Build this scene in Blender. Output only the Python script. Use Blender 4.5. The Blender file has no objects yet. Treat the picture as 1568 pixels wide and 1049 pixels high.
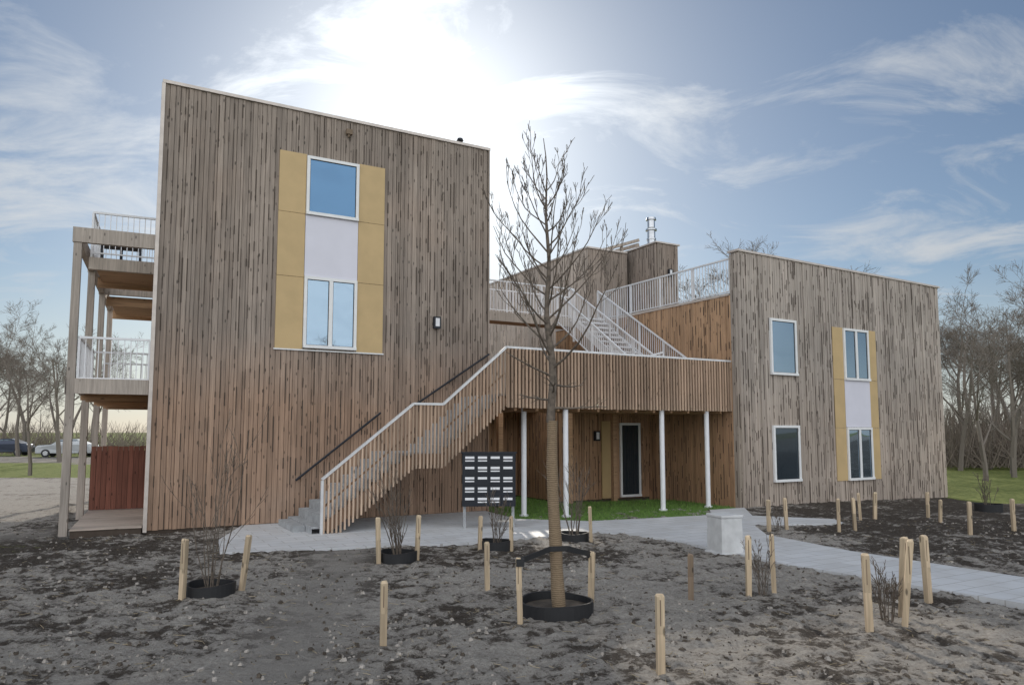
import bpy, math, random
import numpy as np
from mathutils import Vector, Matrix, noise
R = random.Random(7)
sc = bpy.context.scene
COL = sc.collection

# ------------------------------------------------------------------ helpers
class MB:
    def __init__(s): s.v=[]; s.f=[]; s.m=[]; s.c=[]
    def hexa(s, p, m=0, c=.5):
        b=len(s.v); s.v+= [tuple(q) for q in p]
        for f in ((3,2,1,0),(4,5,6,7),(0,1,5,4),(1,2,6,5),(2,3,7,6),(3,0,4,7)):
            s.f.append(tuple(b+i for i in f)); s.m.append(m); s.c.append(c)
    def box(s,x0,x1,y0,y1,z0,z1,m=0,c=.5):
        s.hexa([(x0,y0,z0),(x1,y0,z0),(x1,y1,z0),(x0,y1,z0),(x0,y0,z1),(x1,y0,z1),(x1,y1,z1),(x0,y1,z1)],m,c)
    def beam(s,p,q,w,h,m=0,c=.5):
        p=Vector(p);q=Vector(q);d=(q-p).normalized()
        a=d.cross(Vector((0,0,1)))
        if a.length<1e-3: a=Vector((1,0,0))
        a=a.normalized(); u=a.cross(d).normalized()
        a*=w/2; u*=h/2
        s.hexa([p-a-u,p+a-u,q+a-u,q-a-u,p-a+u,p+a+u,q+a+u,q-a+u],m,c)
    def tube(s,p,q,r0,r1,n=5,m=0,c=.5,cap=False):
        p=Vector(p);q=Vector(q);d=(q-p)
        if d.length<1e-6: return
        d.normalize()
        a=d.cross(Vector((.13,.21,.97)))
        if a.length<1e-3: a=d.cross(Vector((1,0,0)))
        a.normalize(); u=d.cross(a)
        b=len(s.v)
        for o,r in ((p,r0),(q,r1)):
            for i in range(n):
                t=2*math.pi*i/n
                s.v.append(tuple(o+a*(math.cos(t)*r)+u*(math.sin(t)*r)))
        for i in range(n):
            j=(i+1)%n
            s.f.append((b+i,b+j,b+n+j,b+n+i)); s.m.append(m); s.c.append(c)
        if cap:
            s.f.append(tuple(b+i for i in range(n))[::-1]); s.m.append(m); s.c.append(c)
            s.f.append(tuple(b+n+i for i in range(n))); s.m.append(m); s.c.append(c)
    def prism(s,poly,z0,z1,m=0,c=.5):
        n=len(poly); b=len(s.v)
        s.v+=[(x,y,z0) for x,y in poly]+[(x,y,z1) for x,y in poly]
        s.f.append(tuple(range(b+n-1,b-1,-1))); s.f.append(tuple(range(b+n,b+2*n)))
        for i in range(n):
            j=(i+1)%n; s.f.append((b+i,b+j,b+n+j,b+n+i))
        s.m+=[m]*(n+2); s.c+=[c]*(n+2)
    def mesh(s,name,mats,smooth=False):
        me=bpy.data.meshes.new(name); me.from_pydata(s.v,[],s.f)
        for mt in mats: me.materials.append(mt)
        me.polygons.foreach_set('material_index',s.m)
        at=me.attributes.new('tone','FLOAT','FACE'); at.data.foreach_set('value',s.c)
        if smooth: me.polygons.foreach_set('use_smooth',[True]*len(s.f))
        me.update(); return me
    def obj(s,name,mats,parent=None,mat=None,smooth=False):
        o=bpy.data.objects.new(name,s.mesh(name,mats,smooth)); COL.objects.link(o)
        if parent: o.parent=parent
        if mat is not None: o.matrix_basis=mat
        return o
def empty(name,mat=Matrix.Identity(4)):
    e=bpy.data.objects.new(name,None); e.empty_display_size=.3; COL.objects.link(e); e.matrix_basis=mat; return e
def frame(x,y,ang,z=0): return Matrix.Translation((x,y,z))@Matrix.Rotation(math.radians(ang),4,'Z')

class NT:
    def __init__(s,nt): s.t=nt; s.n=nt.nodes; s.l=nt.links
    def new(s,typ,**kw):
        n=s.n.new(typ)
        for k,v in kw.items(): setattr(n,k,v)
        return n
    def link(s,a,b): s.l.new(a,b)
    def put(s,inp,v):
        if isinstance(v,bpy.types.NodeSocket): s.l.new(v,inp)
        elif v is not None: inp.default_value=v
    def math(s,op,a,b=None,c=None,clamp=False):
        n=s.new('ShaderNodeMath',operation=op,use_clamp=clamp)
        s.put(n.inputs[0],a); s.put(n.inputs[1],b); s.put(n.inputs[2],c); return n.outputs[0]
    def vmath(s,op,a,b=None):
        n=s.new('ShaderNodeVectorMath',operation=op); s.put(n.inputs[0],a); s.put(n.inputs[1],b)
        return n.outputs['Value'] if op in('DOT_PRODUCT','LENGTH') else n.outputs[0]
    def mix(s,f,a,b,blend='MIX'):
        n=s.new('ShaderNodeMix',data_type='RGBA',blend_type=blend)
        s.put(n.inputs[0],f); s.put(n.inputs[6],a); s.put(n.inputs[7],b); return n.outputs[2]
    def noise(s,vec,scale,detail=4,rough=.55,dist=0):
        n=s.new('ShaderNodeTexNoise'); s.put(n.inputs['Vector'],vec); n.inputs['Scale'].default_value=scale
        n.inputs['Detail'].default_value=detail; n.inputs['Roughness'].default_value=rough; n.inputs['Distortion'].default_value=dist
        return n.outputs[0]
    def smooth(s,v,a,b,lo=0,hi=1):
        n=s.new('ShaderNodeMapRange',interpolation_type='SMOOTHSTEP'); s.put(n.inputs[0],v)
        for i,x in ((1,a),(2,b),(3,lo),(4,hi)): n.inputs[i].default_value=x
        return n.outputs[0]
    def scale(s,vec,x,y,z):
        n=s.new('ShaderNodeMapping'); s.put(n.inputs[0],vec); n.inputs['Scale'].default_value=(x,y,z); return n.outputs[0]
def c4(c): return (c[0],c[1],c[2],1)
def newmat(name):
    m=bpy.data.materials.new(name); m.use_nodes=True; t=NT(m.node_tree)
    b=t.n['Principled BSDF']; return m,t,b
def plain(name,col,rough=.6,metal=0,var=.15,scale=6,bump=0):
    m,t,b=newmat(name); tc=t.new('ShaderNodeTexCoord').outputs['Object']
    f=t.noise(tc,scale,4)
    f=t.smooth(f,.3,.7)
    col2=tuple(x*(1-var) for x in col); col1=tuple(min(1,x*(1+var*.5)) for x in col)
    t.link(t.mix(f,c4(col2),c4(col1)),b.inputs['Base Color'])
    b.inputs['Roughness'].default_value=rough; b.inputs['Metallic'].default_value=metal
    if bump:
        bp=t.new('ShaderNodeBump'); bp.inputs['Strength'].default_value=bump; bp.inputs['Distance'].default_value=.02
        t.link(t.noise(tc,scale*8,4),bp.inputs['Height']); t.link(bp.outputs[0],b.inputs['Normal'])
    return m
def flat(name,col,rough=.9):
    m,t,b=newmat(name); b.inputs['Base Color'].default_value=c4(col); b.inputs['Roughness'].default_value=rough
    b.inputs['Specular IOR Level'].default_value=.2; return m
def wood(name,top,low,zl=2.0,zh=6.0,grain='z',rough=.8,tv=.34):
    m,t,b=newmat(name); tc=t.new('ShaderNodeTexCoord').outputs['Object']
    sep=t.new('ShaderNodeSeparateXYZ'); t.link(tc,sep.inputs[0])
    tone=t.new('ShaderNodeAttribute',attribute_name='tone').outputs['Fac']
    g=t.smooth(sep.outputs['Z'],zl,zh)
    wob=t.noise(tc,.6,3); g2=t.math('ADD',g,t.math('MULTIPLY',t.math('SUBTRACT',wob,.5),.9),clamp=True)
    base=t.mix(g2,c4(low),c4(top))
    st=t.scale(tc,*( (28,28,1.3) if grain=='z' else (1.3,28,28)))
    off=t.new('ShaderNodeCombineXYZ'); t.link(t.math('MULTIPLY',tone,37),off.inputs[2])
    sv=t.vmath('ADD',st,off.outputs[0])
    gr=t.smooth(t.noise(sv,1,5,.6,.4),.25,.75,.76,1.20)
    tn=t.math('MULTIPLY_ADD',tone,tv,1-tv/2)
    k=t.math('MULTIPLY',gr,tn)
    # broad damp / weathering blotches
    k=t.math('MULTIPLY',k,t.smooth(t.noise(tc,.35,3,.6),.3,.7,.86,1.12))
    kn=t.new('ShaderNodeTexVoronoi'); t.link(t.scale(tc,*((9,9,3.0) if grain=='z' else (3,9,9))),kn.inputs['Vector']); kn.inputs['Scale'].default_value=1
    kd=t.smooth(kn.outputs['Distance'],.08,.17,.3,1)
    k=t.math('MULTIPLY',k,kd)
    cm=t.new('ShaderNodeCombineXYZ')
    for i in range(3): t.link(k,cm.inputs[i])
    t.link(t.mix(1,base,cm.outputs[0],'MULTIPLY'),b.inputs['Base Color'])
    b.inputs['Roughness'].default_value=rough
    bp=t.new('ShaderNodeBump'); bp.inputs['Strength'].default_value=.4; bp.inputs['Distance'].default_value=.01
    t.link(gr,bp.inputs['Height']); t.link(bp.outputs[0],b.inputs['Normal'])
    return m

M={}
M['clad_left']=wood('larch_cladding_left',(.305,.25,.21),(.345,.225,.155),1.8,5.2,tv=.28)  # greyer top: real weathering plus flare haze put into the colour
M['clad_right']=wood('larch_cladding_right',(.41,.355,.31),(.40,.33,.275),1,5,tv=.25)
M['clad_warm']=wood('larch_cladding_sheltered',(.46,.29,.175),(.38,.225,.13),1,6)
M['clad_pale']=wood('larch_cladding_rear',(.52,.44,.38),(.44,.35,.28),3,8)
M['slat']=wood('larch_slats',(.41,.285,.20),(.44,.325,.24),1,3.5,tv=.5)
M['stringer']=wood('stair_stringer_wood',(.26,.17,.115),(.24,.155,.105),1,3.5)
M['gap']=plain('dark_board_joint',(.06,.043,.033),.9)
M['back']=plain('wall_backing',(.075,.055,.042),.9)
M['frame_wood']=wood('weathered_posts',(.42,.36,.31),(.44,.38,.33),1,5)
M['warm_beam']=wood('sheltered_timber',(.44,.27,.155),(.41,.25,.145),1,5,grain='x')
M['deck']=wood('timber_decking',(.46,.38,.32),(.46,.38,.32),-1,9,grain='x')
M['redfence']=wood('red_stained_boards',(.24,.095,.065),(.24,.095,.065),-1,9)
M['yellow']=plain('ochre_panel',(.56,.40,.20),.55,var=.07,scale=2)
M['white_panel']=plain('white_spandrel_panel',(.71,.70,.78),.45,var=.03,scale=2)
M['white']=plain('white_frame',(.82,.82,.82),.4,var=.04)
M['railw']=plain('white_powdercoat',(.78,.78,.80),.4,var=.05)
M['railg']=plain('galvanised_rail',(.68,.68,.69),.35,.2,var=.1)
M['cap']=plain('roof_edge_trim',(.62,.55,.50),.4,.2,var=.1)
M['roof']=plain('roof_membrane',(.16,.16,.16),.9)
M['dark']=plain('black_rubber',(.018,.018,.02),.6)
M['anth']=plain('anthracite_metal',(.022,.025,.033),.45,.3)
M['chrome']=plain('flue_steel',(.55,.56,.58),.22,.95)
M['stake']=wood('fresh_stake_wood',(.56,.44,.30),(.48,.37,.25),0,.7)
M['stake_old']=wood('old_stake_wood',(.22,.16,.11),(.18,.13,.09),0,.7)
M['bark']=plain('young_bark',(.15,.12,.095),.85,var=.4,scale=20)
M['bark_far']=flat('distant_bark',(.21,.18,.155))  # paler than near bark: distance haze is put into the colour
M['bark_thick']=flat('thicket_twigs',(.21,.175,.145))
M['conc']=plain('cast_concrete',(.58,.58,.58),.8,var=.12,scale=5,bump=.2)
M['step']=plain('concrete_step',(.36,.37,.38),.8,var=.2,scale=6,bump=.2)
M['card']=plain('name_cards',(.78,.78,.80),.5,var=.05)
M['straw']=flat('dry_stalks',(.42,.34,.22))
m,t,b=newmat('jute_wrap'); tc=t.new('ShaderNodeTexCoord').outputs['Object']
w=t.new('ShaderNodeTexWave',bands_direction='Z'); t.link(tc,w.inputs[0]); w.inputs['Scale'].default_value=13; w.inputs['Distortion'].default_value=4; w.inputs['Detail'].default_value=4
wf=t.math('ADD',t.math('MULTIPLY',w.outputs['Fac'],.4),t.math('MULTIPLY',t.noise(tc,24,4,.7),.6))
t.link(t.mix(wf,(.11,.075,.045,1),(.36,.265,.17,1)),b.inputs['Base Color']); b.inputs['Roughness'].default_value=.95
bp=t.new('ShaderNodeBump'); bp.inputs['Distance'].default_value=.008; t.link(wf,bp.inputs['Height']); t.link(bp.outputs[0],b.inputs['Normal']); M['jute']=m
def glass(name,tint,fac,base=(.02,.03,.04)):
    m,t,b=newmat(name); b.inputs['Base Color'].default_value=c4(base); b.inputs['Roughness'].default_value=.1
    g=t.new('ShaderNodeBsdfGlossy'); g.inputs['Color'].default_value=c4(tint); g.inputs['Roughness'].default_value=.015
    tc=t.new('ShaderNodeTexCoord').outputs['Object']
    bp=t.new('ShaderNodeBump'); bp.inputs['Strength'].default_value=.05; bp.inputs['Distance'].default_value=.05
    t.link(t.noise(tc,1.3,1),bp.inputs['Height']); t.link(bp.outputs[0],g.inputs['Normal'])
    mx=t.new('ShaderNodeMixShader'); mx.inputs[0].default_value=fac
    t.link(b.outputs[0],mx.inputs[1]); t.link(g.outputs[0],mx.inputs[2]); t.link(mx.outputs[0],t.n['Material Output'].inputs[0]); return m
M['glass']=glass('coated_glass',(.62,.82,1.0),.42)
M['glass_blue']=glass('sky_tinted_glass',(.24,.52,.88),.30)  # blue of the reflected sky is put into the gloss tint
M['glass_dk']=glass('dark_glass',(.6,.8,1),.07)
m,t,b=newmat('concrete_pavers'); tc=t.new('ShaderNodeTexCoord').outputs['Object']
mp=t.new('ShaderNodeMapping'); t.link(tc,mp.inputs[0]); mp.inputs['Rotation'].default_value=(0,0,math.radians(-29))
br=t.new('ShaderNodeTexBrick'); t.link(mp.outputs[0],br.inputs[0]); br.inputs['Scale'].default_value=1
br.inputs['Color1'].default_value=(.57,.58,.60,1); br.inputs['Color2'].default_value=(.64,.645,.66,1); br.inputs['Mortar'].default_value=(.36,.35,.34,1)
br.inputs['Mortar Size'].default_value=.008; br.inputs['Brick Width'].default_value=.6; br.inputs['Row Height'].default_value=.3
n1=t.smooth(t.noise(tc,1.5,6),.35,.7)
t.link(t.mix(t.math('MULTIPLY',n1,.4),br.outputs[0],(.42,.405,.385,1)),b.inputs['Base Color']); b.inputs['Roughness'].default_value=.6; M['pave']=m
# ground
m,t,b=newmat('sandy_soil'); tc=t.new('ShaderNodeTexCoord').outputs['Object']
at=t.new('ShaderNodeAttribute',attribute_name='zones').outputs['Color']; sp=t.new('ShaderNodeSeparateColor'); t.link(at,sp.inputs[0])
n1=t.noise(tc,.8,8,.62); n2=t.noise(tc,4.2,7,.72); n3=t.noise(tc,22,6,.8)
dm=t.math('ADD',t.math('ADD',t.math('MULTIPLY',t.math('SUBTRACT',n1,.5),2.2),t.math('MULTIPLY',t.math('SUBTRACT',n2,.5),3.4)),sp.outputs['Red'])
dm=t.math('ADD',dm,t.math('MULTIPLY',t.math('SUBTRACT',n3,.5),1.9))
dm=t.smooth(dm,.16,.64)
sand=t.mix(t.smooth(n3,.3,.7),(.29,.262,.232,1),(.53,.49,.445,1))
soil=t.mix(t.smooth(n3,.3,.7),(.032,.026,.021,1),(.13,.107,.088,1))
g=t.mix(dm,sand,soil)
g=t.mix(t.math('MULTIPLY',sp.outputs['Blue'],.7),g,t.mix(n2,(.26,.24,.215,1),(.40,.37,.34,1)))
grass=t.mix(t.smooth(n2,.3,.7),(.09,.13,.03,1),(.27,.29,.09,1))
gm=t.smooth(t.math('ADD',sp.outputs['Green'],t.math('MULTIPLY',t.math('SUBTRACT',n2,.5),.6)),.4,.6)
g=t.mix(gm,g,grass); t.link(g,b.inputs['Base Color']); b.inputs['Roughness'].default_value=.95; b.inputs['Specular IOR Level'].default_value=.2
bp=t.new('ShaderNodeBump'); bp.inputs['Strength'].default_value=1.0; bp.inputs['Distance'].default_value=.12
t.link(t.math('ADD',t.math('MULTIPLY',n2,.7),t.math('MULTIPLY',n3,.45)),bp.inputs['Height']); t.link(bp.outputs[0],b.inputs['Normal']); M['ground']=m
m,t,b=newmat('lawn_grass'); tc=t.new('ShaderNodeTexCoord').outputs['Object']
t.link(t.mix(t.smooth(t.noise(tc,9,6,.7),.3,.7),(.06,.12,.022,1),(.15,.26,.05,1)),b.inputs['Base Color']); b.inputs['Roughness'].default_value=.9; M['grass']=m

# ------------------------------------------------------------------ sky + sun
SE,SA=math.radians(23),math.radians(-7)
S=Vector((math.sin(SA)*math.cos(SE),math.cos(SA)*math.cos(SE),math.sin(SE)))
wd=bpy.data.worlds.new('World'); sc.world=wd; wd.use_nodes=True; t=NT(wd.node_tree)
bg=t.n['Background']; out=t.n['World Output']
sky=t.new('ShaderNodeTexSky',sky_type='NISHITA'); sky.sun_disc=False; sky.sun_elevation=SE; sky.sun_rotation=SA
sky.air_density=1.0; sky.dust_density=.6; sky.ozone_density=2.0
t.link(t.mix(1,sky.outputs[0],(.84,.93,1.0,1),'MULTIPLY'),bg.inputs[0]); bg.inputs[1].default_value=.074
dr=t.new('ShaderNodeTexCoord').outputs['Generated']; dn=t.vmath('NORMALIZE',dr)
sx=t.new('ShaderNodeSeparateXYZ'); t.link(dn,sx.inputs[0])
zz=t.math('ADD',t.math('MAXIMUM',sx.outputs['Z'],0.0),.14)
cv=t.new('ShaderNodeCombineXYZ'); t.link(t.math('DIVIDE',sx.outputs['X'],zz),cv.inputs[0]); t.link(t.math('DIVIDE',sx.outputs['Y'],zz),cv.inputs[1])
mp=t.new('ShaderNodeMapping'); t.link(cv.outputs[0],mp.inputs[0]); mp.inputs['Rotation'].default_value=(0,0,math.radians(-20)); mp.inputs['Scale'].default_value=(1.0,1.45,1); mp.inputs['Location'].default_value=(3.1,1.7,0)
nA=t.noise(mp.outputs[0],1.7,8,.64,.8); nB=t.noise(mp.outputs[0],.6,2,.5,.3)
dot=t.math('MAXIMUM',t.vmath('DOT_PRODUCT',dn,tuple(S)),0)
g1=t.math('POWER',dot,13); g2=t.math('POWER',dot,60)
# wisps of cirrus to the upper left and out to the right
wl=t.math('POWER',t.math('MAXIMUM',t.vmath('DOT_PRODUCT',dn,tuple(Vector((-.60,.88,.36)).normalized())),0),60)
wr=t.math('POWER',t.math('MAXIMUM',t.vmath('DOT_PRODUCT',dn,tuple(Vector((.55,.9,.29)).normalized())),0),70)
cl=t.math('ADD',t.math('ADD',t.math('MULTIPLY',nA,.8),t.math('MULTIPLY',nB,.4)),t.math('ADD',t.math('MULTIPLY',g1,.10),t.math('MULTIPLY',g2,.06)))
cl=t.math('ADD',cl,t.math('MULTIPLY',t.math('ADD',wl,wr),.12))
mask=t.smooth(cl,.61,.90)
haz=t.smooth(sx.outputs['Z'],.0,.26,.62,.0)
north_fill=t.smooth(sx.outputs['Y'],.15,-.45)   # unseen bright cloud bank, added opposite the sun to fill the shaded fronts
veil=t.math('MULTIPLY_ADD',g1,.20,.07)
mask2=t.math('MAXIMUM',t.math('MAXIMUM',t.math('MAXIMUM',t.math('MULTIPLY',mask,.88),haz),veil),t.math('MULTIPLY',north_fill,t.smooth(nA,.15,.55,.7,.97)))
bc=t.new('ShaderNodeBackground'); bc.inputs[0].default_value=(.92,.96,1.0,1)
t.link(t.math('ADD',t.math('ADD',t.math('MULTIPLY_ADD',g1,.42,.63),t.math('MULTIPLY',g2,1.3)),t.math('MULTIPLY',north_fill,.93)),bc.inputs[1])
mx=t.new('ShaderNodeMixShader'); t.link(mask2,mx.inputs[0]); t.link(bg.outputs[0],mx.inputs[1]); t.link(bc.outputs[0],mx.inputs[2])
t.link(mx.outputs[0],out.inputs[0])
sl=bpy.data.lights.new('sun','SUN'); sl.energy=3.4; sl.angle=math.radians(1.2); sl.color=(1,.92,.80)
so=bpy.data.objects.new('sun',sl); COL.objects.link(so); so.rotation_euler=S.to_track_quat('Z','Y').to_euler(); so.location=(-8,40,30)

# ------------------------------------------------------------------ building pieces
def clad(mb,s0,s1,z0,z1,d=0,rng=R,mb_i=0,gap_i=1,dens=1.0,cut=None,ztop=None):
    s=s0
    while s<s1-.02:
        w=rng.choice((.06,.08,.10,.12)); e=min(s+w,s1)
        off=rng.choice((0,.009,.018,.022)); zt=z1 if ztop is None else z1+(ztop-z1)*(s-s0)/(s1-s0)
        mb.box(s,e-.009,d-.006-off,d+.012,z0+rng.uniform(0,.012),zt,mb_i,rng.random())
        z=z0+rng.uniform(0,.5)
        while z<zt-.25 and e<s1-.03:
            L=rng.uniform(.08,.45) if rng.random()<.75 else rng.uniform(.5,1.0)
            if rng.random()<.60*dens:
                ww=rng.uniform(.010,.022)
                mb.box(e-.005-ww/2,e-.005+ww/2,d-.034,d-.0295,z,min(z+L,zt-.03),gap_i,.5)
            z+=L+rng.uniform(.08,.6)
        s=e
def win(mb,s0,s1,z0,z1,leaves=1,d=-.04,fw=.07,g=2,wi=0):
    F=.05
    mb.box(s0,s1,d-F,d+.02,z1-fw,z1,wi); mb.box(s0,s1,d-F-.025,d+.02,z0,z0+fw,wi)
    mb.box(s0,s0+fw,d-F+.001,d+.02,z0+fw,z1-fw,wi); mb.box(s1-fw,s1,d-F+.001,d+.02,z0+fw,z1-fw,wi)
    if leaves>1:
        mid=(s0+s1)/2
        mb.box(mid-.045,mid+.045,d-F+.004,d+.02,z0+fw,z1-fw,wi)
    edges=[s0+fw]+([mid-.045,mid+.045] if leaves>1 else [])+[s1-fw]
    for i in range(0,len(edges),2):
        a,b_=edges[i],edges[i+1]
        mb.box(a,b_,d-.012,d+.01,z0+fw,z1-fw,g)
        for q in ((a,a+.015,z0+fw,z1-fw),(b_-.015,b_,z0+fw,z1-fw)): mb.box(q[0],q[1],d-.02,d-.013,q[2],q[3],3)
        mb.box(a+.015,b_-.015,d-.02,d-.013,z1-fw-.015,z1-fw,3); mb.box(a+.015,b_-.015,d-.02,d-.013,z0+fw,z0+fw+.015,3)
def lamp(mb,s,z,d=-.04):
    mb.box(s-.09,s+.09,d-.10,d,z-.15,z+.15,0); mb.box(s-.055,s+.055,d-.108,d-.101,z-.10,z+.11,1)
def railing(mb,p,q,h=1.0,sp=.115,m=0,post=1.3,th=.016):
    p=Vector(p);q=Vector(q);L=(q-p).length; up=Vector((0,0,h))
    mb.beam(p+up,q+up,.05,.045,m); mb.beam(p+Vector((0,0,.08)),q+Vector((0,0,.08)),.035,.03,m)
    n=max(1,int(L/sp))
    for i in range(1,n):
        a=p.lerp(q,i/n); mb.beam(a+Vector((0,0,.095)),a+up-Vector((0,0,.022)),th,th,m)
    k=max(1,round(L/post))
    for i in range(k+1):
        a=p.lerp(q,i/k); mb.beam(a-Vector((0,0,.05)),a+up-Vector((0,0,.025)),.045,.045,m)

# ---- left block
FL=frame(-7.64,15.46,29.2)
bl=empty('apartment_building',FL)
mb=MB(); HB=9.72
mb.prism([(0.02,.012),(8.0,.012),(8.0,11),(.8,11)],-.3,HB-.02,0)
mb.prism([(.25,.25),(7.8,.25),(7.8,10.8),(1.0,10.8)],HB-.019,HB-.01,1)
mb.obj('walls',[M['back'],M['roof']],bl)
mb=MB(); clad(mb,.03,7.99,.03,HB-.03); mb.obj('front_cladding',[M['clad_left'],M['gap']],bl)
mb=MB(); clad(mb,0,10.9,.03,HB-.03,dens=.3); mb.obj('side_cladding',[M['clad_left'],M['gap']],bl,Matrix.Translation((8.0,.04,0))@Matrix.Rotation(math.pi/2,4,'Z'))
mb=MB(); clad(mb,0,10.9,.03,HB-.03,dens=.3); mb.obj('side_cladding',[M['clad_left'],M['gap']],bl,Matrix.Translation((.76,10.95,0))@Matrix.Rotation(-math.pi/2-math.atan(.07)+0.0,4,'Z'))
mb=MB(); mb.box(-.03,8.05,-.06,.24,HB-.02,HB+.05); mb.box(-.045,.028,-.055,.02,0,HB-.021)
mb.box(7.8,8.05,.241,11.05,HB-.02,HB+.05); mb.box(8.0,8.04,-.04,.02,0,HB-.021,1)
mb.obj('roof_edge_trim',[M['cap'],M['clad_left']],bl)
mb=MB()
for a,b_ in ((2.5,3.12),(4.41,5.07)):
    for z0,z1 in ((4.0,5.69),(5.70,7.21),(7.22,8.67)): mb.box(a,b_,-.045,0,z0,z1)
mb.box(3.13,4.40,-.052,0,5.74,7.20,1)
mb.box(2.47,5.10,-.06,0,3.965,3.995,2)
mb.obj('window_surround_panels',[M['yellow'],M['white_panel'],M['white']],bl)
mb=MB(); win(mb,3.13,4.40,7.21,8.64,1); mb.obj('upper_window',[M['white'],M['white'],M['glass_blue'],M['dark']],bl)
mb=MB(); win(mb,3.13,4.40,4.03,5.73,2); mb.obj('lower_window',[M['white'],M['white'],M['glass'],M['dark']],bl)
mb=MB(); lamp(mb,6.5,4.86); mb.obj('wall_lamp',[M['anth'],M['card']],bl)
mb=MB(); mb.box(4.05,4.2,-.13,-.035,9.35,9.47); mb.tube((4.12,-.08,9.34),(4.12,-.08,9.28),.03,.03,6); mb.obj('overflow_spout',[M['stake_old']],bl)
mb=MB(); mb.tube((7.3,.3,9.72),(7.3,.3,9.95),.05,.05,8); mb.tube((7.3,.3,9.95),(7.3,.3,10.02),.1,.07,8,cap=True); mb.obj('roof_vent',[M['anth']],bl)

# ---- timber balconies on the left
FB=frame(-7.64,15.46,25.2)
bc_=empty('timber_balconies',FB)
mb=MB()
for d in (.07,3.2,6.4,9.6):
    mb.box(-1.55,-1.40,d-.07,d+.08,0,5.985,0,R.random()); mb.box(-.12,-.01,d+.1,d+.22,0,5.70,1,R.random()) if d>1 else None
for d in (.0,3.2,6.4,9.6): mb.box(-1.57,-.05,d-.02,d+.10,5.99,6.30,0,R.random())
mb.box(-1.55,-1.43,.101,9.6,6.0,6.29,0,.6)
for d in (0.,3.16,6.3,9.5): mb.box(-1.399,-.05,d,d+.10,2.86,3.17,0 if d<1 else 1,R.random())
for d in (1.0,2.1,4.2,5.2,7.3,8.4): mb.box(-1.38,-.05,d,d+.06,2.76,2.985,1,R.random())
mb.box(-1.39,-1.30,.101,9.5,2.87,3.16,0,.4)
mb.box(-1.57,-1.56,-.03,.1,2.84,3.18,0)
for d in (1.3,3.6,6.6,9.3): mb.box(-1.38,-.03,d,d+.10,5.70,5.97,0 if d<2 else 1,R.random())
mb.obj('posts_and_beams',[M['frame_wood'],M['warm_beam']],bc_)
mb=MB()
for a,b_,z in ((.12,9.6,3.02),(1.42,3.59,5.86),(6.72,9.29,5.86)):
    y=a
    while y<b_-.1: mb.box(-1.29,-.03,y,y+.135,z,z+.03,0,R.random()); y+=.14
    mb.box(-1.28,-.04,a,b_-.02,z-.03,z-.005,1)
mb.obj('balcony_floors',[M['deck'],M['warm_beam']],bc_)
mb=MB()
railing(mb,(-1.36,.05,3.1),(-.06,.05,3.1),.92); railing(mb,(-1.36,.12,3.1),(-1.36,3.1,3.1),.92); railing(mb,(-1.36,3.2,3.1),(-.06,3.2,3.1),.92)
railing(mb,(-1.36,6.5,3.1),(-.06,6.5,3.1),.92)
railing(mb,(-1.34,1.35,6.0),(-.06,1.35,6.0),1.0); railing(mb,(-1.34,1.4,6.0),(-1.34,3.6,6.0),1.0); railing(mb,(-1.34,3.6,6.0),(-.06,3.6,6.0),1.0)
railing(mb,(-1.34,6.6,6.0),(-.06,6.6,6.0),1.0)
mb.obj('balcony_railings',[M['railw']],bc_)
mb=MB()
for s in (-1.0,-.6): 
    mb.box(s-.22,s+.22,2.0,2.4,6.42,6.46); mb.box(s-.22,s+.22,2.4,2.44,6.46,6.85)
    for q in ((-.2,2.02),(.2,2.02),(-.2,2.38),(.2,2.38)): mb.box(s+q[0]-.02,s+q[0]+.02,q[1]-.02,q[1]+.02,5.9,6.42)
mb.obj('balcony_chairs',[M['anth']],bc_)
mb=MB()
y=-.02
while y<9.5: mb.box(-1.36,-.06,y,y+.135,.10,.13,0,R.random()); y+=.14
mb.box(-1.35,-.07,.0,9.4,-.05,.095,1)
mb.obj('ground_deck',[M['deck'],M['back']],bc_)
mb=MB(); x=-1.35
while x<-.1: mb.box(x,x+.111,3.9,3.925+R.uniform(0,.01),.14,1.72+R.uniform(-.01,.01),0,R.random()); x+=.119
mb.box(-1.36,-.06,3.936,3.97,.15,1.6,1)
mb.obj('privacy_screen',[M['redfence'],M['back']],bc_)

# ---- courtyard range between the blocks
br_=empty('courtyard_range',FL)
mb=MB()
mb.box(11.02,14.9,1.212,3.65,-.2,2.72,0); mb.box(7.9,14.9,3.712,6.0,-.2,2.72,0)
mb.box(16.32,18.3,7.11,16,0,9.6,0); mb.box(18.59,19.7,5.5,9,5.9,9.75,0); mb.box(18.3,21.5,9.0,16,0,9.3,0)
mb.obj('walls',[M['back']],br_)
mb=MB(); clad(mb,11.02,14.8,.02,2.70,1.2); clad(mb,8.0,13,.02,2.70,3.7)
mb.obj('ground_floor_cladding',[M['clad_warm'],M['gap']],br_)
mb=MB(); clad(mb,0,2.4,.02,2.7); mb.obj('recess_cladding',[M['clad_warm'],M['gap']],br_,Matrix.Translation((11.01,3.66,0))@Matrix.Rotation(-math.pi/2,4,'Z'))
mb=MB(); clad(mb,16.32,18.3,5.9,9.6,7.1); clad(mb,18.6,19.7,5.9,9.74,5.48); clad(mb,18.3,21.5,5.9,9.3,8.99)
mb.obj('upper_front_cladding',[M['clad_left'],M['gap']],br_)
mb=MB(); clad(mb,0,8.9,0,9.6,dens=.4); mb.obj('upper_side_cladding',[M['clad_pale'],M['gap']],br_,Matrix.Translation((16.31,16,0))@Matrix.Rotation(-math.pi/2,4,'Z'))
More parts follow.
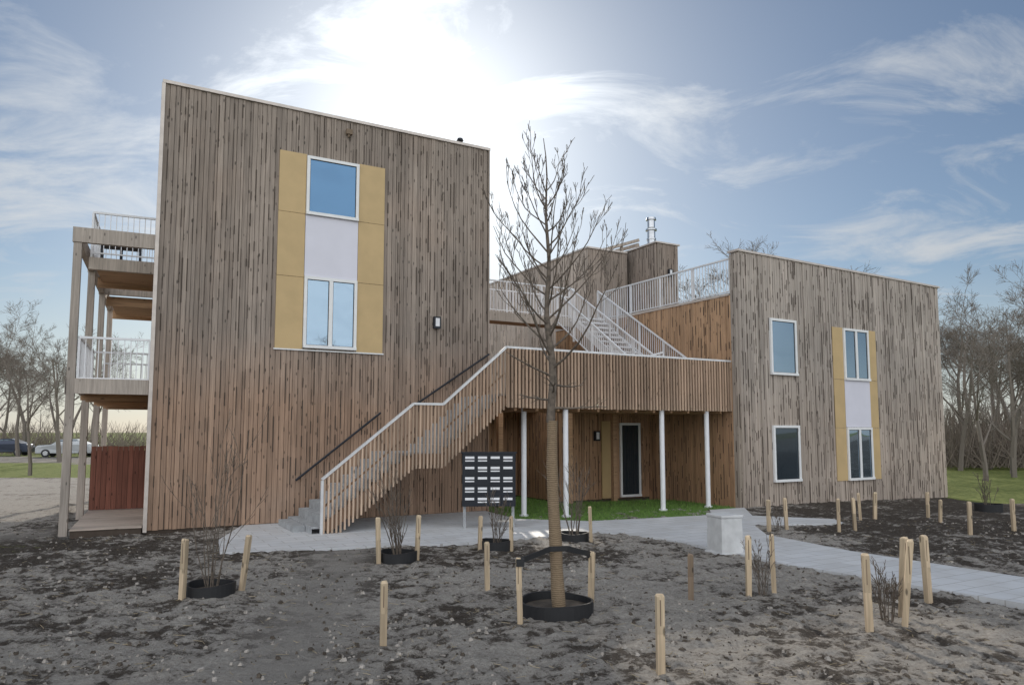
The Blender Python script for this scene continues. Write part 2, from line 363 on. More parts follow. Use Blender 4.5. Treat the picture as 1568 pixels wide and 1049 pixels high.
mb=MB(); clad(mb,0,3.5,5.9,9.74); mb.obj('shaft_side_cladding',[M['clad_left'],M['gap']],br_,Matrix.Translation((18.58,9.0,0))@Matrix.Rotation(-math.pi/2,4,'Z'))
mb=MB(); mb.box(16.24,18.3,7.03,7.3,9.6,9.67); mb.box(16.24,16.45,7.31,16,9.6,9.67); mb.box(18.5,19.78,5.42,9.0,9.75,9.81); mb.obj('roof_edge_trim',[M['cap']],br_)
mb=MB(); mb.box(12.55,12.95,1.13,1.17,.05,2.4,0); mb.box(11.2,12.1,3.6,3.66,.05,2.3,0)
mb.obj('ochre_door_panel',[M['yellow']],br_)
mb=MB(); win(mb,13.25,14.05,.06,2.35,1,d=1.17); win(mb,11.25,11.95,.06,2.2,1,d=3.64,); mb.obj('glazed_doors',[M['white'],M['white'],M['glass_dk'],M['dark']],br_)
mb=MB(); lamp(mb,12.35,1.95,1.165); lamp(mb,19.2,8.55,5.44); mb.obj('wall_lamp',[M['anth'],M['card']],br_)
mb=MB()
for s,d in ((8.7,.6),(11.0,.6),(12.6,.6)): mb.box(s-.07,s+.07,d-.07,d+.07,0,2.74,0,R.random())
for s in (9.6,13.3): mb.box(s-.06,s+.06,3.9,4.02,3.0,5.71,0,R.random())
mb.obj('timber_posts',[M['warm_beam']],br_)
mb=MB(); mb.box(7.98,13.9,3.84,5.3,5.84,5.99,1,.5); mb.box(7.95,13.9,3.76,3.83,5.70,6.0,0,.7); mb.obj('upper_gallery_floor',[M['frame_wood'],M['warm_beam']],br_)
mb=MB(); railing(mb,(8.0,3.86,6.0),(13.4,3.86,6.0),1.05); railing(mb,(8.0,5.25,6.0),(14.2,5.25,6.0),1.05); mb.obj('upper_gallery_railing',[M['railw']],br_)
mb=MB(); c=(19.0,6.3)
mb.tube((c[0],c[1],9.75),(c[0],c[1],10.5),.17,.17,20); mb.tube((c[0],c[1],10.5),(c[0],c[1],10.56),.24,.24,20,cap=True)
mb.tube((c[0],c[1],10.62),(c[0],c[1],10.95),.16,.16,20,cap=True); mb.tube((c[0],c[1],10.56),(c[0],c[1],10.62),.1,.1,12); mb.tube((c[0],c[1],10.95),(c[0],c[1],11.05),.22,.2,20,cap=True)
mb.tube((c[0],c[1],10.1),(c[0],c[1],10.16),.2,.2,20,cap=True)
mb.obj('flue',[M['chrome']],br_,smooth=False)
mb=MB(); mb.beam((17.2,7.6,9.68),(18.9,7.0,10.25),.12,.12); mb.beam((17.6,9.0,9.68),(18.9,7.0,10.05),.12,.12); mb.beam((18.2,7.3,9.6),(18.2,7.3,9.95),.1,.1); mb.obj('roof_brace',[M['frame_wood']],br_)

# ---- walkway
wk=empty('elevated_walkway',FL)
D0=-2.28
mb=MB()
mb.box(7.35,14.75,D0+.06,-.35,2.74,2.96,0,.5); mb.box(11.0,14.75,-.349,3.6,2.74,2.96,0,.5); mb.box(8.02,10.99,2.3,3.7,2.74,2.96,0,.5)
for s in np.arange(7.6,14.6,.6): mb.box(s,s+.06,D0+.1,-.4,2.58,2.739,1,R.random())
mb.box(8.03,14.7,-.46,-.36,2.60,2.735,1,.6)
mb.obj('deck_and_joists',[M['clad_warm'],M['warm_beam']],wk)
mb=MB(); mb.box(7.36,14.68,D0+.01,D0+.05,2.70,4.0,1)
s=7.34
while s<14.66:
    mb.box(s,s+.050,D0-.046,D0+.008,2.64+R.uniform(-.008,.008),4.03,0,R.random()); s+=.099
mb.obj('slatted_parapet',[M['slat'],M['back']],wk)
mb=MB(); mb.box(7.3,14.7,D0-.045,D0+.06,4.031,4.08); mb.obj('parapet_rail',[M['railg']],wk)
mb=MB()
for s,d in ((8.25,-1.5),(9.05,D0+.12),(12.1,D0+.12),(13.7,D0+.12)): mb.tube((s,d,-.3),(s,d,2.74),.065,.065,16); mb.tube((s,d,-.1),(s,d,.06),.11,.11,16,cap=True)
mb.obj('columns',[M['railw']],wk,smooth=False)

# ---- main stair
st=empty('outdoor_staircase',FL)
mb=MB()
def flight(sa,za,sb,zb,n):
    for i in range(n):
        s=sa+(sb-sa)*i/n; z=za+(zb-za)*(i+1)/n
        mb.box(s-.02,s+(sb-sa)/n,D0+.06,-.12,z-.045,z,0,.5)
        mb.box(s-.02,s+.0,D0+.07,-.13,z-(zb-za)/n+.001,z-.046,0,.4)
flight(2.9,0,5.02,1.62,9); mb.box(5.03,5.75,D0+.06,-.12,1.56,1.62); flight(5.76,1.62,7.34,2.96,8)
mb.box(2.62,2.87,D0+.5,-.4,-.05,.16,1)
mb.obj('treads',[M['step'],M['step']],st)
def railz(s):
    if s<5.02: return 1.13+(s-3.08)/(5.02-3.08)*(2.69-1.13)
    if s<5.72: return 2.69
    if s<7.32: return 2.69+(s-5.72)/1.6*(4.06-2.69)
    return 4.06
mb=MB(); s=3.1
while s<7.33:
    zt=railz(s); mb.box(s,s+.036,D0-.03,D0+.008,max(.04,zt-1.40),zt-.03,0,R.random()); s+=.086
mb.obj('slatted_balustrade',[M['slat']],st)
mb=MB()
for a,b_ in ((3.15,5.02),(5.76,7.32)): mb.beam((a,D0+.035,max(.12,railz(a)-1.22)),(b_,D0+.035,railz(b_)-1.22),.05,.22); mb.beam((a,-.1,max(.1,railz(a)-1.2)),(b_,-.1,railz(b_)-1.2),.05,.24)
mb.box(5.02,5.76,D0+.02,D0+.055,1.36,1.60)
for a,b_ in ((3.1,5.02),(5.72,7.3)): mb.beam((a,D0+.03,railz(a)-.6),(b_,D0+.03,railz(b_)-.6),.025,.04,0)
mb.obj('stringers',[M['stringer']],st)
mb=MB(); P=[(3.06,D0-.01,1.12),(5.02,D0-.01,2.69),(5.72,D0-.01,2.69),(7.32,D0-.01,4.06)]
for a,b_ in zip(P,P[1:]): mb.beam(a,b_,.07,.05)
mb.beam((3.07,D0-.01,0),(3.07,D0-.01,1.1),.05,.05); mb.obj('top_rail',[M['railg']],st)
mb=MB()
for a,b_ in (((3.03,-.14,.98),(5.02,-.14,2.54)),((5.9,-.14,2.74),(7.98,-.14,4.12))):
    mb.tube(a,b_,.026,.026,8,cap=True)
    for k in (.05,.35,.65,.95):
        q=Vector(a).lerp(Vector(b_),k); mb.tube(q,q+Vector((0,.12,-.05)),.012,.012,6)
mb.obj('wall_handrail',[M['anth']],st)

# ---- upper stair
us=empty('upper_staircase',FL)
mb=MB(); n=16
for i in range(n):
    d=-.6+4.2*i/n; z=2.96+(3.04)*(i+1)/n
    mb.box(13.2,14.35,d,d+4.2/n+.03,z-.05,z,0)
mb.beam((13.2,-.6,3.0),(13.2,3.7,6.0),.05,.25,0); mb.beam((14.33,-.6,3.0),(14.33,3.7,6.0),.05,.25,0)
mb.obj('treads',[M['railw']],us)
mb=MB(); railing(mb,(13.17,-.8,3.15),(13.17,3.8,6.02),1.05); railing(mb,(14.38,-.8,3.15),(14.38,3.8,6.02),1.05); railing(mb,(12.0,-1.1,3.0),(13.1,-1.1,3.3),1.05); railing(mb,(12.0,-1.1,3.0),(12.0,2.8,5.6),1.05)
mb.obj('railings',[M['railw']],us)

# ---- right block
FR=frame(6.35,20.24,30.3)
rb=empty('apartment_building',FR)
HR=7.16
mb=MB(); mb.box(.012,9.85,.30,9.2,-.5,5.98,0); mb.box(.012,9.85,.012,.299,-.5,7.02,0); mb.box(9.6,9.84,.3,9.2,5.98,7.0,0)
mb.box(.1,9.5,.31,9.1,5.981,5.99,1); mb.obj('walls',[M['back'],M['roof']],rb)
mb=MB(); clad(mb,.02,9.85,-.3,HR-.02,ztop=HR-.10); mb.obj('front_cladding',[M['clad_right'],M['gap']],rb)
mb=MB(); clad(mb,0,8.9,-.2,5.93); mb.obj('side_cladding',[M['clad_warm'],M['gap']],rb,Matrix.Translation((0.0,9.2,0))@Matrix.Rotation(-math.pi/2,4,'Z'))
mb=MB(); clad(mb,0,.33,-.2,7.1); mb.obj('corner_cladding',[M['clad_right'],M['gap']],rb,Matrix.Translation((0.0,.30,0))@Matrix.Rotation(-math.pi/2,4,'Z'))
mb=MB(); mb.hexa([(-.05,-.06,HR-.02),(9.9,-.06,HR-.10),(9.9,.33,HR-.10),(-.05,.33,HR-.02),(-.05,-.06,HR+.04),(9.9,-.06,HR-.04),(9.9,.33,HR-.04),(-.05,.33,HR+.04)])
mb.box(-.045,.02,.34,9.2,5.93,6.0); mb.obj('roof_edge_trim',[M['cap']],rb)
mb=MB()
for a,b_ in ((3.97,4.46),(5.72,6.12)):
    for z0,z1 in ((.6,2.19),(2.2,3.67),(3.68,5.28)): mb.box(a,b_,-.045,0,z0,z1)
mb.box(4.47,5.71,-.052,0,2.22,3.66,1)
mb.obj('window_surround_panels',[M['yellow'],M['white_panel']],rb)
mb=MB(); win(mb,4.47,5.71,3.66,5.27,2); mb.obj('upper_window',[M['white'],M['white'],M['glass'],M['dark']],rb)
mb=MB(); win(mb,4.47,5.71,.6,2.21,2); mb.obj('lower_window',[M['white'],M['white'],M['glass'],M['dark']],rb)
mb=MB(); win(mb,1.17,2.29,3.70,5.33,1); mb.obj('bedroom_window',[M['white'],M['white'],M['glass'],M['dark']],rb)
mb=MB(); win(mb,1.17,2.29,.66,2.26,1); mb.obj('ground_window',[M['white'],M['white'],M['glass_dk'],M['dark']],rb)
mb=MB(); railing(mb,(.05,.36,5.98),(.05,6.2,5.98),1.02); mb.obj('terrace_railing',[M['railw']],rb)

# ------------------------------------------------------------------ mailbox bank
mbx=empty('mailbox_bank',frame(-.5,15.95,3))
mb=MB(); mb.box(-.57,.57,-.16,.16,.5,1.62,0); mb.box(-.60,.60,-.18,.18,1.621,1.65,0)
for i in range(4):
    for j in range(5):
        x=-.54+i*.272; z=.52+j*.218
        mb.box(x,x+.262,-.172,-.161,z,z+.208,0,.2); mb.box(x+.03,x+.225,-.178,-.1725,z+.115,z+.165,1); mb.box(x+.03,x+.225,-.178,-.1725,z+.06,z+.085,1 if (i+j)%3 else 0)
        mb.box(x+.03,x+.23,-.177,-.1725,z+.18,z+.197,0)
for x in (-.52,.52): mb.box(x-.03,x+.03,-.03,.03,-.05,.499,2)
mb.obj('cabinet',[M['anth'],M['card'],M['step']],mbx)
mb=MB(); mb.hexa([(-.22,-.22,0),(.22,-.22,0),(.22,.22,0),(-.22,.22,0),(-.21,-.21,.62),(.21,-.21,.62),(.21,.21,.62),(-.21,.21,.62)]); mb.box(-.225,.225,-.225,.225,.621,.67); mb.box(-.25,.25,-.25,.25,-.1,.04)
o=mb.obj('concrete_bollard_block',[M['conc']],None,frame(3.68,12.85,20)); bv=o.modifiers.new('b','BEVEL'); bv.width=.012; bv.segments=2

# ------------------------------------------------------------------ ground, paths
PATH=[(-5.95,16.35),(-5.6,14.2),(-5.0,12.75),(-3.8,12.95),(-2.65,13.4),(-1.0,13.75),(.4,14.5),(1.55,15.15),(2.3,15.0),(2.9,14.4),(3.4,13.5),(4.25,11.7),(6.16,9.02),(9.2,5.0),(10.8,5.9),(7.4,10.4),(5.87,12.9),(5.1,14.9),(5.35,16.4),(7.5,16.75),(7.6,17.5),(5.9,18.2),(6.3,20.1),(5.2,19.5),(4.95,18.35),(1.8,17.1),(.1,17.55),(-.7,19.3)]
mb=MB(); mb.prism(PATH,-.06,.035); o=mb.obj('paved_path',[M['pave']])
LAWN=[(.0,17.62),(1.8,17.18),(4.9,18.45),(5.15,19.6),(6.1,20.2),(4.9,22.3),(4.4,22.5),(1.4,21.5),(.2,23.6),(-2.0,22.6),(-.6,19.4)]
mb=MB(); mb.prism(LAWN,-.06,.02); mb.obj('courtyard_lawn',[M['grass']])
mb=MB()
for i in range(12000):
    x=R.uniform(-1,6.2);y=R.uniform(17,23.5)
    ins=False;n=len(LAWN);j=n-1
    for k in range(n):
        if (LAWN[k][1]>y)!=(LAWN[j][1]>y) and x<(LAWN[j][0]-LAWN[k][0])*(y-LAWN[k][1])/(LAWN[j][1]-LAWN[k][1])+LAWN[k][0]: ins=not ins
        j=k
    if ins:
        a=R.uniform(0,6.28);h=R.uniform(.03,.09);b0=len(mb.v)
        mb.v+=[(x-.008*math.cos(a),y-.008*math.sin(a),.02),(x+.008*math.cos(a),y+.008*math.sin(a),.02),(x+R.uniform(-.02,.02),y+R.uniform(-.02,.02),.02+h)]
        mb.f.append((b0,b0+1,b0+2)); mb.m.append(0); mb.c.append(.5)
mb.obj('lawn_grass_blades',[M['grass']])

def inpoly(X,Y,poly):
    r=np.zeros(X.shape,bool); n=len(poly); j=n-1
    for i in range(n):
        xi,yi=poly[i];xj,yj=poly[j]
        if yi!=yj: r^=((yi>Y)!=(yj>Y))&(X<(xj-xi)*(Y-yi)/(yj-yi)+xi)
        j=i
    return r
def segd(X,Y,a,b):
    ax,ay=a;bx,by=b;dx,dy=bx-ax,by-ay
    t=np.clip(((X-ax)*dx+(Y-ay)*dy)/(dx*dx+dy*dy),0,1); return np.hypot(X-ax-t*dx,Y-ay-t*dy)
def relief(x,y):
    b1=noise.noise((x*2.0,y*2.0,5)); c1=noise.noise((x*5.0,y*5.0,9))
    # trampled, footprint-like dimples and ridges
    e1=abs(noise.noise((x*8,y*8,3))); e2=noise.noise((x*17,y*17,3))
    return .035*noise.noise((x*.5,y*.5,0))+.028*b1+.034*c1+.040*e1+.016*e2
xs=np.concatenate([[-600,-300,-150,-90],np.arange(-60,-13,1.0),np.arange(-13,13,.055),np.arange(13,60,1.0),[60,90,150,300,600]])
ys=np.concatenate([[-300,-100,-40,-15,-5,0],np.arange(2,4.5,.25),np.arange(4.5,11,.035),np.arange(11,18,.07),np.arange(18,32,.4),np.arange(32,90,2.0),[90,130,200,400,900]])
X,Y=np.meshgrid(xs,ys)
fl=X.ravel();fy=Y.ravel();zz_=np.zeros(fl.size)
near=(np.abs(fl)<14)&(np.abs(fl)<fy*.85+1)&(fy>2)&(fy<34)
for i in np.nonzero(near)[0]: zz_[i]=relief(fl[i],fy[i])
Z=zz_.reshape(X.shape); Z0=Z.copy()
tr=np.minimum(segd(X,Y,(-2.9,13.2),(-2.6,10.5)),segd(X,Y,(-2.6,10.5),(-1.6,4)))
sm=np.clip(1.25-tr/.65,0,1)
sm=np.maximum(sm,np.clip(1.2-segd(X,Y,(-14,12),(-9.4,15.5))/1.0,0,1)*.8)
Z=Z*(1-.7*sm)
slope=np.clip((X-9)/6,0,1)*np.clip((Y-14)/8,0,1)*.15
Z-=slope
pm=inpoly(X,Y,PATH)
Z=np.where(pm,-.05,np.minimum(Z,.09)); 
def fpoly(fr,pts): return [tuple((fr@Vector((a,b,0))).xy) for a,b in pts]
bm_=inpoly(X,Y,fpoly(FL,[(-1.6,-.2),(8,-.1),(8,11),(-1.6,11)]))|inpoly(X,Y,fpoly(FL,[(8,-1),(16,-2.2),(16,16),(8,16)]))|inpoly(X,Y,fpoly(FR,[(0.2,.2),(9.7,.2),(9.7,9),(.2,9)]))
Z=np.where(bm_,-.07,Z)
Zr=np.clip((X-5)/3,0,1)*np.clip((Y-11.5)/2,0,1)*.50+np.clip((-X-4.5)/3,0,1)*.25
Zr+=np.clip(1-np.abs(Y-12.6+0.1*X)/1.5,0,1)*.38*(X<2)
Zr-=(Z0-.012)*6.0  # hollows darkened in the colour as stand-in shade; crests paler as dry crust
Zr-=np.clip(1-np.hypot(X-1.8,Y-10.5)/4,0,1)*.18
gr=((Y>33)&((X<-14)|(X>12))).astype(float)*.75+((X>14)&(Y>23)&(Y<=33))*.75+((X<-8.5)&(X>-12-(Y-12)*.3)&(Y<14)&(Y>7))*.40+((Y<0)*.6)
rd=segd(X,Y,(-70,60),(-10,50)); gr=np.where((rd<5)&(X<0),0,gr)
sm=np.maximum(sm,((rd<5)&(X<0))*.9)
sandl=((X<-11)&(Y>15)&(Y<=33)); Zr=np.where(sandl,-.25,Zr); 
nx,ny=len(xs),len(ys)
vv=np.stack([X.ravel(),Y.ravel(),Z.ravel()],1)
idx=np.arange(nx*ny).reshape(ny,nx)
ff=np.stack([idx[:-1,:-1].ravel(),idx[:-1,1:].ravel(),idx[1:,1:].ravel(),idx[1:,:-1].ravel()],1)
me=bpy.data.meshes.new('ground'); me.vertices.add(len(vv)); me.vertices.foreach_set('co',vv.ravel())
me.loops.add(ff.size); me.loops.foreach_set('vertex_index',ff.ravel().astype(np.int32)); me.polygons.add(len(ff)); me.polygons.foreach_set('loop_start',np.arange(0,ff.size,4,dtype=np.int32))
me.update(calc_edges=True); me.validate()
me.polygons.foreach_set('use_smooth',np.ones(len(ff),bool))
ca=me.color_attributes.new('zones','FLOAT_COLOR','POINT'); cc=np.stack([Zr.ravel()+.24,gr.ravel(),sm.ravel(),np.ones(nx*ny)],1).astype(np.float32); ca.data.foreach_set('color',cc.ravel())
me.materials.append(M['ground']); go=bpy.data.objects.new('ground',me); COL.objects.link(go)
# clods: small flattened lumps, plus dry stalks lying about
mb=MB(); sw=MB()
BF=fpoly(FL,[(-1.6,-.1),(8,-.1),(8,8),(-1.6,8)])
for i in range(12500):
    y=4.6+13*R.random()**1.4; x=R.uniform(-.78,.78)*y
    if inpoly(np.array([x]),np.array([y]),PATH)[0] or inpoly(np.array([x]),np.array([y]),BF)[0]: continue
    z0=min(relief(x,y),.09)
    if i%8==0:
        a=R.uniform(0,6.28); L=R.uniform(.03,.12); sw.tube((x,y,z0+.004),(x+L*math.cos(a),y+L*math.sin(a),z0+R.uniform(.003,.03)),.0025,.002,3); continue
    if noise.noise((x*.6,y*.6,2))<-.08 and R.random()<.8: continue
    r=R.choice((.006,.008,.010,.014,.020,.028))*R.uniform(.7,1.2); b0=len(mb.v)
    th=R.uniform(0,6)
    for k in range(5):
        a=th+k*1.2566; rr=r*R.uniform(.7,1.5); mb.v.append((x+rr*math.cos(a),y+rr*math.sin(a),z0-.010))
    for k in range(5):
        a=th+k*1.2566+.4; rr=r*R.uniform(.4,.9); mb.v.append((x+rr*math.cos(a),y+rr*math.sin(a),z0+r*R.uniform(.3,.9)))
    for k in range(5):
        j=(k+1)%5; mb.f.append((b0+k,b0+j,b0+5+j,b0+5+k))
    mb.f.append(tuple(b0+5+k for k in range(5))); mm=0 if R.random()<.5 else 1
    mb.m+=[mm]*6; mb.c+=[.5]*6
M['clodA']=plain('dry_clod',(.36,.325,.29),.95,var=.4,scale=9); M['clodB']=plain('dark_clod',(.09,.072,.056),.95,var=.4,scale=9)
mb.obj('soil_clods',[M['clodA'],M['clodB']]); sw.obj('dry_stalk_litter',[M['straw']])

# ------------------------------------------------------------------ stakes
def stake(x,y,h,old=False,lean=None,w=.066):
    mb=MB(); lx,ly=lean if lean else (R.uniform(-.04,.04),R.uniform(-.02,.02)); a=w/2*R.uniform(.88,1.12)
    def ring(z,s): 
        ox,oy=lx*z,ly*z; return [(ox-a*s,oy-a*s,z),(ox+a*s,oy-a*s,z),(ox+a*s,oy+a*s,z),(ox-a*s,oy+a*s,z)]
    h1=h-.03
    mb.hexa(ring(-.2,.95)+ring(h*.5,1.0),0,R.random())
    mb.hexa(ring(h*.501,1.01)+ring(h1,1.0),0,R.random()); top=ring(h,.72); top=[(p[0],p[1],p[2]-R.uniform(0,.015)) for p in top]
    mb.hexa(ring(h1+.0005,1.0)+top,0,.9)
    if R.random()<.7: mb.box(lx*h*.8-a*.3,lx*h*.8+a*.0,ly*h*.8-a*1.06,ly*h*.8-a*.9,h*.6,h*.92,1)
    return mb.obj('wooden_stake',[M['stake_old' if old else 'stake'],M['stake_old']],None,frame(x,y,R.uniform(-25,25)))
for x,y,h in [(-1.26,7.36,.64),(-4.10,9.3,.77),(-3.52,9.73,.76),(-.33,9.97,.63),(.09,8.22,.72),(.96,9.12,.64),(1.29,6.55,.69),(3.03,9.58,.77),(3.41,9.73,.76),(3.75,7.88,.82),(4.25,8.13,.93),(5.21,9.37,.8),(-2.13,11.9,.73),(-1.55,12.14,.74),(-.57,13.2,.6),(-.01,13.2,.6),(1.5,14.1,.68),(5.35,15.46,.68),(5.83,15.76,.69),(6.89,15.65,.69),(7.33,15.87,.68),(8.2,17.46,.65),(8.66,17.7,.65),(10.1,18.0,.63),(9.87,17.1,.53),(9.25,15.0,.68),(10.65,15.76,.67),(4.42,8.5,.9)]:
    stake(x,y,h,lean=(.12,0) if x==-3.52 else ((.1,0) if x in(4.25,4.42) else None))
stake(2.24,9.37,.57,True)

# ------------------------------------------------------------------ trees
def branch(mb,p,d,L,r,depth,rng,sides=5,seg=5,kids=5,upb=.12,spread=.75,wig=.12,minr=.003,ratio=.55,c=.5,tmin=.22):
    p=Vector(p);d=Vector(d).normalized(); pts=[p.copy()]; dirs=[d.copy()]
    for i in range(seg):
        r0=r*(1-.75*i/seg); r1=r*(1-.75*(i+1)/seg)
        d=(d+Vector((rng.gauss(0,wig),rng.gauss(0,wig),rng.gauss(0,wig)+upb))).normalized()
        q=p+d*(L/seg); mb.tube(p,q,max(r0,minr),max(r1,minr),sides,0,c); p=q; pts.append(p.copy()); dirs.append(d.copy())
    if depth<=0: return
    for k in range(kids):
        t=rng.uniform(tmin,1)*seg; i=min(seg-1,int(t)); fr=t-i
        o=pts[i].lerp(pts[i+1],fr); dd=dirs[i+1]
        ax=dd.orthogonal().normalized(); ax=Matrix.Rotation(rng.uniform(0,2*math.pi),3,dd)@ax
        nd=(dd+ax*rng.uniform(.6,1.15)*spread).normalized()
        rr=r*(1-.75*t/seg)*.6
        branch(mb,o,nd,L*ratio*rng.uniform(.7,1.2)*(1.15-.4*t/seg),max(rr,minr),depth-1,rng,max(3,sides-1),max(2 if depth<2 else 3,seg-1),kids,upb,spread,wig,minr,ratio,c,tmin)
pt=empty('young_tree',Matrix.Translation((.52,8.72,0)))
rg=random.Random(21); mb=MB(); wrap=MB()
def tx(z): return Vector((-.035*z*.6+.012*math.sin(z*3)+(.03 if z<.4 else 0)*(1-z/.4),.01*math.sin(z*2),z))
zs=[-.1,.25,.5,.8,1.1,1.4,1.7,2.0,2.22]
for a,b_ in zip(zs,zs[1:]): wrap.tube(tx(a),tx(b_),.082-.010*a+.004*math.sin(a*9),.082-.010*b_+.004*math.sin(b_*9),14)
wrap.obj('jute_wrapped_trunk',[M['jute']],pt,smooth=True)
zs=list(np.arange(2.2,5.66,.25))+[5.68]
for a,b_ in zip(zs,zs[1:]):
    f=lambda z:.050*(1-(z-2.2)/3.5)**1.1+.004
    mb.tube(tx(a)+Vector((.02*math.sin(a*5),0,0)),tx(b_)+Vector((.02*math.sin(b_*5),0,0)),f(a),f(b_),8)
NB=38
for k in range(NB):
    z=2.3+2.75*((k+.5)/NB)**.85; a=k*2.4+rg.uniform(-.5,.5); up=.30+.55*(z-2.3)/3 
    if z<2.7: up=-.05
    L=(1.45-.33*(z-2.9)) if z>2.75 else .6
    L*=rg.uniform(.65,1.1)
    branch(mb,tx(z),(math.cos(a),math.sin(a),up),max(.35,L),.018-.0035*(z-2.3),2 if z>2.75 else 1,rg,5,6,5,.17 if z>2.75 else .02,.60,.085,.0032,.36,tmin=.35)
mb.obj('crown_branches',[M['bark']],pt,smooth=True)
def potring(parent,r,h,x=0,y=0):
    mb=MB(); n=32
    for i in range(n):
        a0,a1=2*math.pi*i/n,2*math.pi*(i+1)/n
        q=lambda rr,z,a:(x+rr*math.cos(a),y+rr*math.sin(a),z+(.012*math.sin(2*a+r*9) if z>0 else 0))
        mb.hexa([q(r,-.05,a0),q(r+.025,-.05,a0),q(r+.025,-.05,a1),q(r,-.05,a1),q(r+.005,h,a0),q(r+.03,h,a0),q(r+.03,h,a1),q(r+.005,h,a1)])
    mb.obj('rubber_watering_ring',[M['dark']],parent)
    sb=MB(); sb.tube((x,y,-.04),(x,y,h*.45),r,r*.98,24,cap=True); sb.obj('ring_soil',[M['clodB']],parent)
potring(pt,.40,.15)
mb=MB(); mb.beam((-.46,-.50,.66),(-.08,-.10,.74),.01,.06); mb.beam((-.08,-.10,.74),(.13,-.02,.735),.01,.06); mb.beam((.13,-.02,.735),(.44,.37,.60),.01,.06); mb.beam((-.46,-.46,.66),(.0,.11,.73),.01,.06); mb.beam((.0,.11,.73),(.44,.42,.60),.01,.06)
mb.box(-.475,-.385,-.545,-.46,.62,.70); mb.box(.40,.49,.355,.445,.56,.63)
mb.obj('support_strap',[M['dark']],pt)
def shrub(x,y,h,n,ring=None,seed=1,dens=4):
    e=empty('bare_shrub',Matrix.Translation((x,y,0))); rg=random.Random(seed); mb=MB()
    for k in range(n):
        a=rg.uniform(0,6.28); s=rg.uniform(.05,.28)
        branch(mb,(.05*math.cos(a),.05*math.sin(a),-.03),(math.cos(a)*s,math.sin(a)*s,1),h*rg.uniform(.6,1),.010 if h>1 else .007,2,rg,4,5,dens,.05,.45,.08,.0030,.36)
    mb.obj('stems',[M['bark']],e)
    if ring: potring(e,ring,.16)
shrub(-3.86,9.6,2.3,8,.27,3,3); shrub(-1.84,12.1,1.4,12,.27,4); shrub(-.28,13.3,1.0,12,.25,5); shrub(1.2,14.3,1.8,10,.25,6)
shrub(3.22,9.65,.75,9,None,7); shrub(4.15,8.3,.65,14,None,8); shrub(12.8,19.9,1.0,12,.3,9); shrub(12.2,24.0,1.2,8,None,10); shrub(5.6,15.6,.5,6,None,11)
# distant trees
rg=random.Random(5); tms=[]
for k in range(4):
    mb=MB(); h=9
    branch(mb,(0,0,-.2),(rg.uniform(-.05,.05),0,1),h*.70,.13,4,rg,5,6,6,.05,.95,.08,.0055,.55,tmin=.25)
    tms.append(mb.mesh('bare_tree',[M['bark_far']]))
def inst(name,x,y,h,par=None):
    o=bpy.data.objects.new(name,rg.choice(tms)); COL.objects.link(o); s=h/9*rg.uniform(.9,1.1)
    o.location=(x,y,0); o.scale=(s*1.1,s*1.1,s); o.rotation_euler=(0,0,rg.uniform(0,6.28)); o.parent=par; return o
row=empty('distant_bare_trees')
for i in range(15):
    y=rg.uniform(45,78); inst('tree',-y*rg.uniform(.56,.78),y,rg.uniform(7.5,11)*y/52,row)
for i in range(18):
    y=rg.uniform(38,62); inst('tree',y*rg.uniform(.585,.76),y,rg.uniform(9,12)*y/47,row)
for u,y,h in ((.34,56,16.6),(.36,58,17.0),(.385,56,16.4),(.41,55,15.8),(.50,50,12.3),(.54,50,11.6),(.565,48,10.8)): inst('tree',y*u,y,h,row)
for i in range(16): inst('tree',rg.uniform(5,60),rg.uniform(-42,-24),rg.uniform(10,14),row)
inst('bare_tree',-22.8,34.9,5.8); inst('bare_tree',-26.5,37,6.2); inst('bare_tree',21.5,33.5,7.5); inst('bare_tree',24.5,36,8.5)
th=MB()
for i in range(4500):
    if i%3==0: y=rg.uniform(66,88); x=-y*rg.uniform(.5,.85); h=rg.uniform(1.0,3.2)
    else: y=rg.uniform(42,60); x=y*rg.uniform(.56,.82); h=rg.uniform(1.2,4.0)
    a=Vector((x,y,0)); th.tube(a,a+Vector((rg.gauss(0,1.3),rg.gauss(0,.5),h)),.03,.010,3)
th.obj('distant_thicket',[M['bark_thick']])

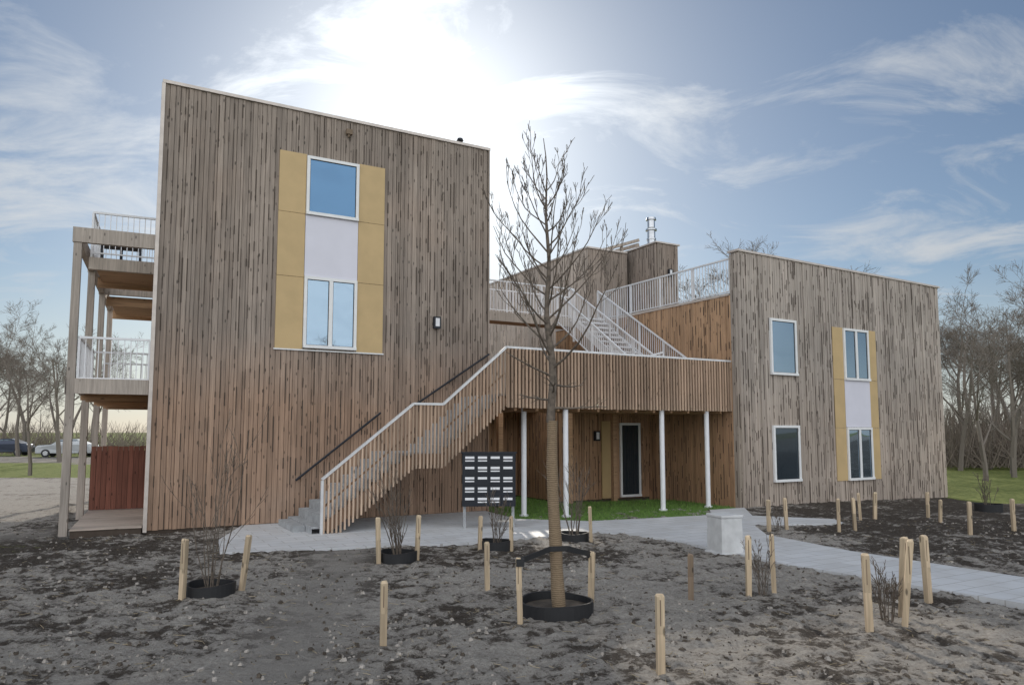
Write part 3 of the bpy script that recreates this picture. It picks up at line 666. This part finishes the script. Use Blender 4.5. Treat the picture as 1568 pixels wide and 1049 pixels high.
# ------------------------------------------------------------------ parked cars
def car(x,y,ang,col,nm):
    e=empty('parked_car',frame(x,y,ang)); pm_=plain('car_paint_'+nm,col,.3,.5,var=.02)
    prof=[(-2.1,.3),(-2.12,.75),(-1.95,.95),(-1.0,1.02),(-.45,1.42),(.75,1.46),(1.55,1.05),(2.0,.98),(2.1,.7),(2.08,.3)]
    mb=MB(); n=len(prof)
    for sgn in (-1,1):
        for px,pz in prof: mb.v.append((px,sgn*(.86 if pz<1.1 else .66),pz))
    mb.f.append(tuple(range(n))); mb.f.append(tuple(range(2*n-1,n-1,-1)))
    for i in range(n): j=(i+1)%n; mb.f.append((i,n+i,n+j,j))
    mb.m=[0]*len(mb.f); mb.c=[.5]*len(mb.f)
    o=mb.obj('body',[pm_],e); bv=o.modifiers.new('b','BEVEL'); bv.width=.05; bv.segments=2
    mb=MB()
    for sgn in (-1,1):
        y0=sgn*.80; y1=sgn*.72
        mb.hexa([(-.85,y0*1.0,1.06),(.2,y0,1.06),(.2,y0*.95,1.07),(-.85,y0*.95,1.07),(-.42,y1,1.36),(.2,y1,1.38),(.2,y1*.9,1.38),(-.42,y1*.9,1.36)])
        mb.hexa([(.28,y0,1.06),(1.3,y0,1.08),(1.3,y0*.95,1.08),(.28,y0*.95,1.07),(.28,y1,1.38),(.8,y1,1.38),(.8,y1*.9,1.38),(.28,y1*.9,1.38)])
    mb.obj('windows',[M['glass_dk']],e)
    mb=MB()
    for px in (-1.35,1.35):
        for sgn in (-1,1): mb.tube((px,sgn*.70,.32),(px,sgn*.90,.32),.32,.32,18,0,cap=True); mb.tube((px,sgn*.901,.32),(px,sgn*.91,.32),.19,.17,12,1,cap=True)
    mb.obj('wheels',[M['dark'],M['chrome']],e)
car(-36.2,60,14,(.5,.52,.54),'silver'); car(-43.5,63,14,(.05,.06,.09),'blue')

# ------------------------------------------------------------------ camera
cd=bpy.data.cameras.new('camera'); co=bpy.data.objects.new('camera',cd); COL.objects.link(co)
co.location=(0,0,2.1); co.rotation_euler=(math.pi/2+.088,0,0)
cd.sensor_width=36; cd.lens=25.71; cd.shift_y=.0233; cd.clip_end=3000; cd.clip_start=.05
sc.camera=co
sc.view_settings.view_transform='Standard'; sc.view_settings.look='None'; sc.view_settings.exposure=0
